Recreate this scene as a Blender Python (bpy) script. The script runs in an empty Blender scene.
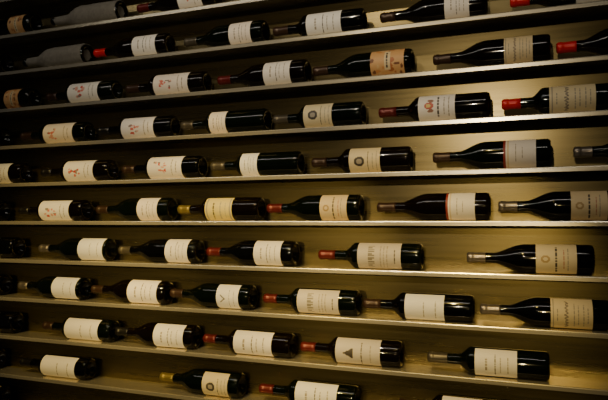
import bpy, math, random
from mathutils import Vector
random.seed(7)
C = bpy.context.scene.collection

# ------------------------------------------------------------------ layout
F = 600.0
ALPHA = math.radians(21.2)
SHELF_D = 0.10
SP = 0.141
Z6 = 1.50
CAM = Vector((0, -(SHELF_D + 1.687), Z6))
R_B = 0.0392
AX_Y = -(SHELF_D - 0.043)

def wx(u, y):
    return (y - CAM.y) * math.tan(math.atan((u - 304.0) / F) - ALPHA)

def zrow(k):
    return Z6 + (6 - k) * SP

# ------------------------------------------------------------------ materials
def new_mat(name):
    m = bpy.data.materials.new(name); m.use_nodes = True
    return m, m.node_tree.nodes, m.node_tree.links, m.node_tree.nodes['Principled BSDF']

def brushed(name, c1, c2, metallic, rough, scale=(1.5, 60, 60)):
    m, n, l, p = new_mat(name)
    tc = n.new('ShaderNodeTexCoord'); mp = n.new('ShaderNodeMapping')
    mp.inputs['Scale'].default_value = scale
    nz = n.new('ShaderNodeTexNoise'); nz.inputs['Scale'].default_value = 3; nz.inputs['Detail'].default_value = 4
    cr = n.new('ShaderNodeValToRGB')
    cr.color_ramp.elements[0].position = 0.3; cr.color_ramp.elements[0].color = (*c1, 1)
    cr.color_ramp.elements[1].position = 0.7; cr.color_ramp.elements[1].color = (*c2, 1)
    l.new(tc.outputs['Object'], mp.inputs['Vector']); l.new(mp.outputs['Vector'], nz.inputs['Vector'])
    l.new(nz.outputs['Fac'], cr.inputs['Fac']); l.new(cr.outputs['Color'], p.inputs['Base Color'])
    mr = n.new('ShaderNodeMapRange'); mr.inputs['To Min'].default_value = rough - 0.05; mr.inputs['To Max'].default_value = rough + 0.05
    l.new(nz.outputs['Fac'], mr.inputs['Value']); l.new(mr.outputs['Result'], p.inputs['Roughness'])
    p.inputs['Metallic'].default_value = metallic
    return m

M_WALL = brushed('wall_metal', (0.160, 0.128, 0.058), (0.190, 0.152, 0.070), 0.88, 0.28, (0.8, 25, 25))
M_SHELF = brushed('shelf_metal', (0.72, 0.65, 0.49), (0.84, 0.76, 0.58), 0.8, 0.24, (1.2, 90, 90))
M_FLOOR = brushed('floor_dark', (0.03, 0.025, 0.02), (0.05, 0.04, 0.03), 0.0, 0.6, (4, 4, 4))
M_CEIL = brushed('ceiling_dark', (0.02, 0.02, 0.02), (0.03, 0.03, 0.03), 0.0, 0.8, (4, 4, 4))

def glass_mat(name, col):
    m, n, l, p = new_mat(name)
    nz = n.new('ShaderNodeTexNoise'); nz.inputs['Scale'].default_value = 30
    mx = n.new('ShaderNodeMixRGB')
    mx.inputs['Color1'].default_value = (*col, 1); mx.inputs['Color2'].default_value = (col[0]*.6, col[1]*.6, col[2]*.6, 1)
    l.new(nz.outputs['Fac'], mx.inputs['Fac']); l.new(mx.outputs['Color'], p.inputs['Base Color'])
    p.inputs['Roughness'].default_value = 0.07
    p.inputs['IOR'].default_value = 1.52
    return m
GLASS = [glass_mat('glass_black', (0.002, 0.002, 0.002)),
         glass_mat('glass_green', (0.002, 0.004, 0.0015)),
         glass_mat('glass_brown', (0.004, 0.002, 0.001))]

def plain(name, col, rough, metallic=0.0, var=0.85):
    m, n, l, p = new_mat(name)
    nz = n.new('ShaderNodeTexNoise'); nz.inputs['Scale'].default_value = 90
    tc = n.new('ShaderNodeTexCoord'); l.new(tc.outputs['Object'], nz.inputs['Vector'])
    mx = n.new('ShaderNodeMixRGB')
    mx.inputs['Color1'].default_value = (*col, 1); mx.inputs['Color2'].default_value = (*[c*var for c in col], 1)
    l.new(nz.outputs['Fac'], mx.inputs['Fac']); l.new(mx.outputs['Color'], p.inputs['Base Color'])
    p.inputs['Roughness'].default_value = rough; p.inputs['Metallic'].default_value = metallic
    return m
CAPS = {
 'red': plain('foil_red', (0.70, 0.010, 0.008), 0.35, 0.1),
 'darkred': plain('foil_dark_red', (0.12, 0.010, 0.008), 0.35, 0.3),
 'black': plain('foil_black', (0.010, 0.009, 0.008), 0.3, 0.2),
 'brown': plain('foil_brown', (0.045, 0.022, 0.012), 0.35, 0.3),
 'grey': plain('foil_grey', (0.10, 0.085, 0.06), 0.35, 0.5),
 'silver': plain('foil_silver', (0.22, 0.19, 0.16), 0.3, 0.7),
 'gold': plain('foil_gold', (0.24, 0.18, 0.04), 0.35, 0.5),
}
CAPWORD = {'red': 'bright red', 'darkred': 'dark red', 'black': 'black', 'brown': 'brown', 'grey': 'grey', 'silver': 'silver', 'gold': 'gold'}
M_TISSUE = plain('tissue_paper', (0.25, 0.23, 0.19), 0.8, 0.0, 0.5)
m, n, l, p = new_mat('label_paper')
at = n.new('ShaderNodeAttribute'); at.attribute_name = 'Col'
l.new(at.outputs['Color'], p.inputs['Base Color']); p.inputs['Roughness'].default_value = 0.55
M_LABEL = m

# ------------------------------------------------------------------ mesh helpers
def mesh_obj(name, verts, faces, mats, smooth=True):
    me = bpy.data.meshes.new(name)
    me.from_pydata(verts, [], faces); me.update()
    for mt in mats: me.materials.append(mt)
    if smooth:
        for f in me.polygons: f.use_smooth = True
    o = bpy.data.objects.new(name, me); C.objects.link(o)
    return o

def lathe(name, prof, mat, seg=40, wob=0.0):
    vs, fs = [], []
    for i, (x, r) in enumerate(prof):
        for j in range(seg):
            a = 2*math.pi*j/seg
            rr = r * (1 + (random.uniform(-wob, wob) if wob else 0))
            vs.append((x, rr*math.cos(a), rr*math.sin(a)))
    for i in range(len(prof)-1):
        for j in range(seg):
            k = (j+1) % seg
            fs.append((i*seg+j, i*seg+k, (i+1)*seg+k, (i+1)*seg+j))
    fs.append(tuple(range(seg))[::-1])
    fs.append(tuple((len(prof)-1)*seg+j for j in range(seg)))
    return mesh_obj(name, vs, fs, [mat])

def smoothstep(t): return t*t*(3-2*t)

def profile(kind, L, R):
    p = [(0.001, 0.0085), (0.0, 0.0105), (0.0015, 0.0128), (0.004, 0.0142), (0.014, 0.0144), (0.016, 0.0136)]
    ne = (0.235 if kind == 'b' else 0.27) * L
    be = (0.47 if kind == 'b' else 0.375) * L
    for i in range(5):
        t = i/4; p.append((0.02 + (ne-0.02)*t, 0.0132 + 0.0016*t))
    for i in range(1, 15):
        t = i/14
        if kind == 'b': s = math.sin(t*math.pi/2)**1.25*0.72 + smoothstep(t)*0.28
        else: s = smoothstep(t)*0.65 + math.sin(t*math.pi/2)**1.5*0.35
        p.append((ne + (be-ne)*t, 0.0148 + (R-0.0148)*s))
    p += [(be+0.02, R), (L*0.7, R), (L-0.012, R), (L-0.006, R-0.0008), (L-0.002, R-0.003), (L, R-0.007),
          (L-0.001, R-0.012), (L-0.010, R-0.018), (L-0.018, 0.010), (L-0.020, 0.003)]
    return p

# ------------------------------------------------------------------ label painting (a: round the bottle 0..1, b: towards the neck 0..1)
WHITE = (0.90, 0.87, 0.80); CREAM = (0.76, 0.65, 0.40); GREYW = (0.60, 0.56, 0.48); YEL = (0.72, 0.60, 0.20)
INK = (0.06, 0.05, 0.04); RED = (0.62, 0.06, 0.04); MID = (0.36, 0.32, 0.25); ORG = (0.62, 0.30, 0.10)
NA, NB = 44, 40
def blank(c): return [[c]*NB for _ in range(NA)]
def rect(g, a0, a1, b0, b1, c):
    for i in range(max(0, int(a0*NA)), min(NA, int(round(a1*NA)))):
        for j in range(max(0, int(b0*NB)), min(NB, int(round(b1*NB)))): g[i][j] = c
def line(g, b, w, c, h=1, rng=random):
    j = int(b*NB); a = int((0.5-w/2)*NA); e = int((0.5+w/2)*NA)
    while a < e:
        k = rng.randint(2, 5)
        for i in range(a, min(e, a+k)):
            for q in range(h):
                if 0 <= j+q < NB: g[i][j+q] = c
        a += k + 1
def disc(g, ca, cb, ra, rb, c, r0=0.0):
    for i in range(NA):
        for j in range(NB):
            d = (((i+.5)/NA-ca)/ra)**2 + (((j+.5)/NB-cb)/rb)**2
            if r0 <= d <= 1: g[i][j] = c
def stroke(g, pts, c, w=1):
    for (a0, b0), (a1, b1) in zip(pts, pts[1:]):
        for s in range(41):
            t = s/40; i = int((a0+(a1-a0)*t)*NA); j = int((b0+(b1-b0)*t)*NB)
            for q in range(w):
                if 0 <= i+q < NA and 0 <= j < NB: g[i+q][j] = c
def paint(style, rng):
    if style == 'pic':
        g = blank(WHITE)
        for _ in range(12):
            disc(g, rng.uniform(.30, .66), rng.uniform(.46, .80), rng.uniform(.02, .06), rng.uniform(.02, .06), rng.choice([RED, (.72, .2, .15), (0.75, .4, .3), (.3, .25, .22)]))
        line(g, .28, .55, MID, 1, rng); line(g, .16, .4, MID, 1, rng)
    elif style == 'plain':
        g = blank(WHITE)
        line(g, .72, .35, MID, 2, rng); line(g, .52, .6, INK, 1, rng); line(g, .38, .45, MID, 1, rng); line(g, .2, .5, MID, 1, rng)
    elif style == 'blank':
        g = blank(WHITE)
        line(g, .5, .45, MID, 1, rng); line(g, .2, .5, MID, 1, rng)
    elif style == 'oval':
        g = blank(CREAM)
        disc(g, .5, .66, .14, .17, INK); disc(g, .5, .66, .07, .09, MID)
        line(g, .38, .6, INK, 1, rng); line(g, .24, .5, MID, 1, rng); line(g, .12, .6, MID, 1, rng)
    elif style == 'crest':
        g = blank(WHITE)
        disc(g, .5, .70, .10, .13, (.55, .12, .08)); disc(g, .5, .72, .05, .06, YEL)
        disc(g, .36, .66, .05, .08, (0.35, .18, .12)); disc(g, .64, .66, .05, .08, (0.35, .18, .12))
        line(g, .44, .62, INK, 2, rng); line(g, .28, .5, MID, 1, rng); line(g, .15, .6, MID, 1, rng)
    elif style == 'script':
        g = blank(CREAM)
        line(g, .84, .3, MID, 1, rng)
        pts = [(.14 + .72*i/48, .62 + .03*math.sin(i*1.1) + .012*math.sin(i*2.7)) for i in range(49)]
        stroke(g, pts, (.25, .21, .16), 1)
        line(g, .44, .6, MID, 1, rng); line(g, .34, .5, MID, 1, rng)
        line(g, .2, .55, MID, 1, rng); line(g, .1, .4, MID, 1, rng)
        rect(g, 0.04, 0.96, .93, .96, MID)
    elif style == 'seal':
        g = blank(CREAM)
        disc(g, .5, .76, .10, .11, (0.45, .32, .14)); disc(g, .5, .76, .05, .055, CREAM)
        line(g, .48, .7, INK, 2, rng); line(g, .30, .5, (.5, .2, .12), 1, rng); line(g, .2, .6, MID, 1, rng)
    elif style == 'band':
        g = blank(WHITE); rect(g, 0, 1, .93, 1, (0.30, .03, .02)); rect(g, 0, 1, .84, .87, CREAM)
        line(g, .6, .5, MID, 1, rng); line(g, .42, .3, MID, 1, rng)
    elif style == 'art':
        g = blank((0.68, .42, .18))
        for _ in range(30):
            disc(g, rng.uniform(0, 1), rng.uniform(0, 1), rng.uniform(.03, .1), rng.uniform(.03, .09), rng.choice([ORG, (.45, .16, .05), (.7, .5, .25), (.2, .08, .03)]))
        rect(g, .2, .8, .4, .58, CREAM); line(g, .48, .5, INK, 2, rng)
    elif style == 'yellow':
        g = blank(YEL); rect(g, .06, .94, .06, .1, MID); rect(g, .06, .94, .9, .94, MID)
        line(g, .66, .55, INK, 2, rng); line(g, .42, .6, MID, 2, rng); line(g, .24, .5, MID, 1, rng)
    elif style == 'vee':
        g = blank(GREYW); d = (0.24, .22, .18)
        for i in range(12):
            a = .16 + i*.058
            rect(g, a, a+.03, .62 + (.03 if i % 3 == 1 else 0), .76, d)
        line(g, .46, .66, MID, 1, rng); line(g, .38, .66, MID, 1, rng); line(g, .30, .66, MID, 1, rng); line(g, .14, .4, INK, 1, rng)
    elif style == 'vmark':
        g = blank(WHITE); stroke(g, [(.40, .80), (.5, .62), (.60, .80)], INK, 1)
        line(g, .4, .55, MID, 1, rng); line(g, .2, .5, MID, 1, rng)
    elif style == 'tri':
        g = blank(GREYW)
        for i in range(NA):
            for j in range(NB):
                a = (i+.5)/NA; b = (j+.5)/NB
                if .60 < b < .84 and abs(a-.5) < (.84-b)*.62: g[i][j] = INK
        line(g, .40, .66, INK, 1, rng); line(g, .2, .5, MID, 1, rng)
    return g

STYLEWORD = {'pic': 'white label with red drawing', 'plain': 'white label', 'blank': 'plain white label', 'oval': 'cream label with black oval',
  'crest': 'white label with red crest', 'script': 'cream script label', 'seal': 'cream label with gold seal', 'band': 'white label with red band',
  'art': 'ornate orange label', 'yellow': 'yellow label', 'vee': 'grey lettered label', 'vmark': 'white label with small black mark', 'tri': 'grey label with black triangle'}

def label_obj(x0, x1, R, mid_deg, half_deg, style, rng):
    g = paint(style, rng); vs, fs = [], []
    r = R + 0.0005
    tint = rng.uniform(0.88, 1.0); tb = rng.uniform(0.82, 1.0)
    for i in range(NA+1):
        th = math.radians(mid_deg - half_deg + 2*half_deg*i/NA)   # 0 = facing viewer (-y), + up
        for j in range(NB+1):
            x = x1 + (x0 - x1)*j/NB
            vs.append((x, -r*math.cos(th), r*math.sin(th)))
    for i in range(NA):
        for j in range(NB):
            a = i*(NB+1)+j
            fs.append((a, a+1, a+NB+2, a+NB+1))
    o = mesh_obj('label', vs, fs, [M_LABEL])
    ca = o.data.color_attributes.new('Col', 'FLOAT_COLOR', 'CORNER')
    k = 0
    for i in range(NA):
        for j in range(NB):
            c = g[i][j]; c = (c[0]*tint, c[1]*tint*(0.5+tb/2), c[2]*tint*tb)
            for q in range(4): ca.data[k].color = (*c, 1); k += 1
    return o

# ------------------------------------------------------------------ bottles: (tip_px, end_px, label0, label1, capsule, style, kind)
ROWS = {
 1: [(-32, 44, 5, 20, 'brown', 'art', 'b'), (50, 126, 0, 0, 'silver', 'wrap', 'b'), (136, 222, 176, 200, 'darkred', 'pic', 'b')],
 2: [(-62, 21, -30, -10, 'black', 'plain', 'b'), (22, 93, 0, 0, 'silver', 'wrap', 'b'), (94, 174, 130, 153, 'red', 'plain', 'b'), (184, 270, 228, 250, 'grey', 'plain', 'b'),
     (274, 368, 306, 341, 'brown', 'plain', 'x'), (382, 490, 446, 471, 'brown', 'plain', 'b'), (513, 632, 580, 612, 'red', 'plain', 'b')],
 3: [(-32, 43, 2, 16, 'brown', 'art', 'b'), (46, 122, 66, 96, 'brown', 'pic', 'x'), (125, 213, 152, 186, 'brown', 'pic', 'x'), (218, 312, 263, 290, 'darkred', 'plain', 'b'),
     (314, 416, 371, 405, 'brown', 'art', 'b'), (435, 553, 506, 535, 'brown', 'script', 'b'), (564, 680, 625, 655, 'red', 'plain', 'b')],
 4: [(-62, 17, -30, -8, 'black', 'plain', 'b'), (19, 97, 42, 71, 'brown', 'pic', 'x'), (97, 181, 120, 152, 'black', 'pic', 'x'), (182, 272, 207, 225, 'grey', 'plain', 'x'),
     (274, 367, 303, 332, 'grey', 'oval', 'x'), (380, 492, 419, 456, 'darkred', 'crest', 'x'), (506, 618, 551, 598, 'red', 'script', 'x')],
 5: [(-42, 38, -12, 7, 'black', 'plain', 'b'), (39, 122, 63, 92, 'black', 'pic', 'x'), (122, 209, 147, 181, 'brown', 'pic', 'x'), (210, 307, 237, 257, 'grey', 'plain', 'x'),
     (313, 414, 349, 380, 'brown', 'oval', 'x'), (434, 552, 504, 537, 'brown', 'band', 'b'), (578, 700, 645, 680, 'silver', 'plain', 'b')],
 6: [(-62, 17, -30, -10, 'black', 'plain', 'b'), (17, 97, 39, 69, 'black', 'pic', 'x'), (98, 178, 137, 157, 'brown', 'plain', 'b'), (179, 266, 205, 232, 'gold', 'yellow', 'x'),
     (268, 365, 320, 347, 'darkred', 'seal', 'b'), (378, 491, 446, 475, 'brown', 'band', 'b'), (499, 628, 571, 608, 'silver', 'seal', 'b')],
 7: [(-48, 34, -20, -4, 'black', 'plain', 'b'), (40, 119, 78, 103, 'silver', 'blank', 'b'), (121, 205, 165, 187, 'grey', 'plain', 'b'), (208, 300, 254, 281, 'darkred', 'plain', 'b'),
     (320, 424, 357, 400, 'darkred', 'vee', 'x'), (467, 594, 535, 576, 'silver', 'seal', 'b')],
 8: [(-58, 19, -30, -8, 'black', 'plain', 'b'), (21, 93, 53, 77, 'silver', 'blank', 'b'), (94, 175, 128, 157, 'brown', 'plain', 'b'), (172, 258, 217, 239, 'brown', 'vmark', 'b'),
     (265, 361, 297, 338, 'darkred', 'vee', 'x'), (364, 474, 404, 443, 'brown', 'blank', 'x'), (479, 610, 549, 591, 'silver', 'script', 'b')],
 9: [(-48, 32, -20, -3, 'black', 'plain', 'b'), (45, 123, 66, 99, 'brown', 'blank', 'x'), (119, 202, 154, 183, 'black', 'plain', 'b'), (205, 297, 234, 272, 'darkred', 'plain', 'x'),
     (302, 403, 335, 379, 'darkred', 'tri', 'x'), (427, 548, 473, 515, 'grey', 'plain', 'x')],
 10: [(-62, 14, -30, -10, 'black', 'plain', 'b'), (22, 101, 43, 76, 'black', 'blank', 'x'), (163, 247, 203, 228, 'gold', 'oval', 'b'), (261, 360, 295, 336, 'darkred', 'plain', 'x'),
      (398, 512, 440, 480, 'brown', 'plain', 'x')],
 11: [(-60, 22, -20, 0, 'black', 'plain', 'b')],
}
for k, items in ROWS.items():
    prev_end = -99
    for idx, (u0, u1, l0, l1, cap, style, kind) in enumerate(items):
        rng = random.Random(k*100+idx)
        R = (R_B if kind == 'b' else 0.0378) * (1.0 if style != 'wrap' else 0.97)
        y = AX_Y
        x0 = wx(u0, y)
        yb = y + R*0.75 if u1 < 537 else y - R*0.75
        x1 = wx(u1, yb)
        L = max(0.283, min(0.318, x1-x0))
        mid = (x0+x1)/2; x0 = mid - L/2
        if x0 < prev_end + 0.003: x0 = prev_end + 0.003
        prev_end = x0 + L
        e = bpy.data.objects.new('wine_bottle', None); C.objects.link(e)
        e.empty_display_size = 0.05
        e.location = (x0 + L/2, y, zrow(k) + R + 0.0006)
        yaw = math.radians(rng.uniform(-1.3, 1.3)); e.rotation_euler = (0, 0, yaw)
        e['category'] = 'wine bottle'; e['group'] = 'wine bottles lying on the wall shelves'
        prof = profile(kind, L, R)
        gl = lathe('bottle_glass', [(a-L/2, r) for a, r in prof], rng.choice(GLASS))
        gl.parent = e
        if style == 'wrap':
            wp = []
            for a, r in prof:
                if a > 0.018 and r > 0.013 and a < L-0.003: wp.append((a-L/2, r+0.0022))
            wp = [(wp[0][0]-0.002, wp[0][1]-0.002)] + wp
            w = lathe('tissue_wrap', wp, M_TISSUE, 40, 0.035); w.parent = e
            w['label'] = 'pale crinkled tissue paper wrapping'
            e['label'] = 'wine bottle wrapped in pale tissue paper lying on metal shelf'
        else:
            ce = 0.155*L + rng.uniform(-.003, .006)
            cp = [(0.0005-L/2-0.001, 0.009), (-L/2-0.0012, 0.0112)]
            for a, r in prof[2:]:
                if a < ce: cp.append((a-L/2-0.0006, r+0.0006))
            cp.append((ce-L/2, 0.0148)); cp.append((ce-L/2+0.0002, 0.0138))
            c = lathe('capsule', cp, CAPS[cap], 32); c.parent = e
            c['label'] = CAPWORD[cap] + ' foil capsule'
            yf = y - R*0.95
            la, lb = wx(l0, yf), wx(l1, yf)
            lo = x0 + (0.48 if kind == 'b' else 0.385)*L; hi = x0 + L - 0.010
            la = max(la, lo); lb = min(lb, hi)
            if lb - la < 0.055: la, lb = lo + .02, lo+.10
            lab = label_obj(la-x0-L/2, lb-x0-L/2, R, rng.uniform(-8, 8), rng.uniform(70, 80), style, rng)
            lab.parent = e; lab['label'] = STYLEWORD[style]
            e['label'] = 'dark wine bottle, %s capsule, %s' % (CAPWORD[cap], STYLEWORD[style])

# ------------------------------------------------------------------ shelves
XL, XR = -3.4, 1.1
for k in range(0, 13):
    z = zrow(k); d = SHELF_D; t = 0.002; h = 0.013
    sec = [(0, 0), (-d+0.003, 0), (-d+0.001, -0.0008), (-d, -0.003), (-d, -h), (-d+t, -h), (-d+t, -t-0.001), (0, -t)]
    vs = [(XL, a, z+b) for a, b in sec] + [(XR, a, z+b) for a, b in sec]
    nn = len(sec)
    fs = [(i, (i+1) % nn, (i+1) % nn+nn, i+nn) for i in range(nn)] + [tuple(range(nn))[::-1], tuple(range(nn, 2*nn))]
    s = mesh_obj('shelf', vs, fs, [M_SHELF], False)
    s['category'] = 'shelf'; s['label'] = 'long brushed metal wall shelf with folded front lip'; s['group'] = 'metal wine shelves'

def box(name, lo, hi, mat):
    (a, b, c), (d, e, f) = lo, hi
    vs = [(a,b,c),(d,b,c),(d,e,c),(a,e,c),(a,b,f),(d,b,f),(d,e,f),(a,e,f)]
    fs = [(0,3,2,1),(4,5,6,7),(0,1,5,4),(1,2,6,5),(2,3,7,6),(3,0,4,7)]
    o = mesh_obj(name, vs, fs, [mat], False); o['kind'] = 'structure'; return o
box('wall_back', (XL, 0, 0), (XR, 0.05, 3.0), M_WALL)
box('floor', (XL, -4, -0.05), (XR+1.5, 0.05, 0), M_FLOOR)
box('ceiling', (XL, -4, 3.0), (XR+1.5, 0.05, 3.05), M_CEIL)

# ------------------------------------------------------------------ lights
def spot(loc, tgt, power, col, ang=60, size=0.03, blend=1.0):
    ld = bpy.data.lights.new('ceiling_or_fill_spot', 'SPOT'); ld.energy = power; ld.color = col
    ld.spot_size = math.radians(ang); ld.spot_blend = blend; ld.shadow_soft_size = size
    o = bpy.data.objects.new('ceiling_or_fill_spot', ld); C.objects.link(o); o.location = loc
    o.rotation_euler = (Vector(tgt)-Vector(loc)).to_track_quat('-Z', 'Y').to_euler()
WARM = (1.0, 0.74, 0.28); AMB = (1.0, 0.68, 0.14); NEU = (1.0, 0.82, 0.54)
# golden pools, low elevation: fill spots added near camera height, not at the ceiling
spot((-1.7, -3.2, 1.8), (-1.55, 0, 1.27), 150, WARM, 20, 0.03)
spot((-0.9, -3.4, 1.75), (-0.95, 0, 1.20), 160, WARM, 22, 0.03)
spot((0.1, -3.4, 1.75), (-0.3, 0, 1.12), 100, WARM, 20, 0.03)
# spots above
spot((-1.9, -1.7, 2.85), (-1.6, 0, 1.27), 110, AMB, 28, 0.012)
spot((-1.1, -1.7, 2.85), (-1.0, 0, 1.22), 150, AMB, 30, 0.012)
spot((-0.35, -1.7, 2.85), (-0.35, 0, 1.12), 120, AMB, 28, 0.012)
# neutral fill added as a wash on the upper rows
spot((-0.3, -3.3, 2.3), (-0.75, 0, 1.78), 105, NEU, 40, 0.03)
spot((-0.8, -1.5, 2.85), (-0.7, 0, 1.75), 26, NEU, 60, 0.012)
ld = bpy.data.lights.new('streak_light', 'AREA'); ld.shape = 'RECTANGLE'; ld.size = 3.0; ld.size_y = 0.03; ld.energy = 7; ld.color = (1, .92, .8)  # long strip light added for streak highlights on the bottle tops
o = bpy.data.objects.new('streak_light', ld); C.objects.link(o); o.location = (-1.0, -1.3, 2.9)
o.rotation_euler = (Vector((-1.0, 0, 1.4))-o.location).to_track_quat('-Z', 'Y').to_euler()

w = bpy.data.worlds.new('World'); bpy.context.scene.world = w; w.use_nodes = True
w.node_tree.nodes['Background'].inputs['Color'].default_value = (0.45, 0.44, 0.45, 1)
w.node_tree.nodes['Background'].inputs['Strength'].default_value = 0.025

cd = bpy.data.cameras.new('camera'); cam = bpy.data.objects.new('camera', cd); C.objects.link(cam)
cd.sensor_width = 36; cd.lens = 36*F/608
cam.location = CAM; cam.rotation_euler = (math.radians(92.0), 0, ALPHA)
bpy.context.scene.camera = cam
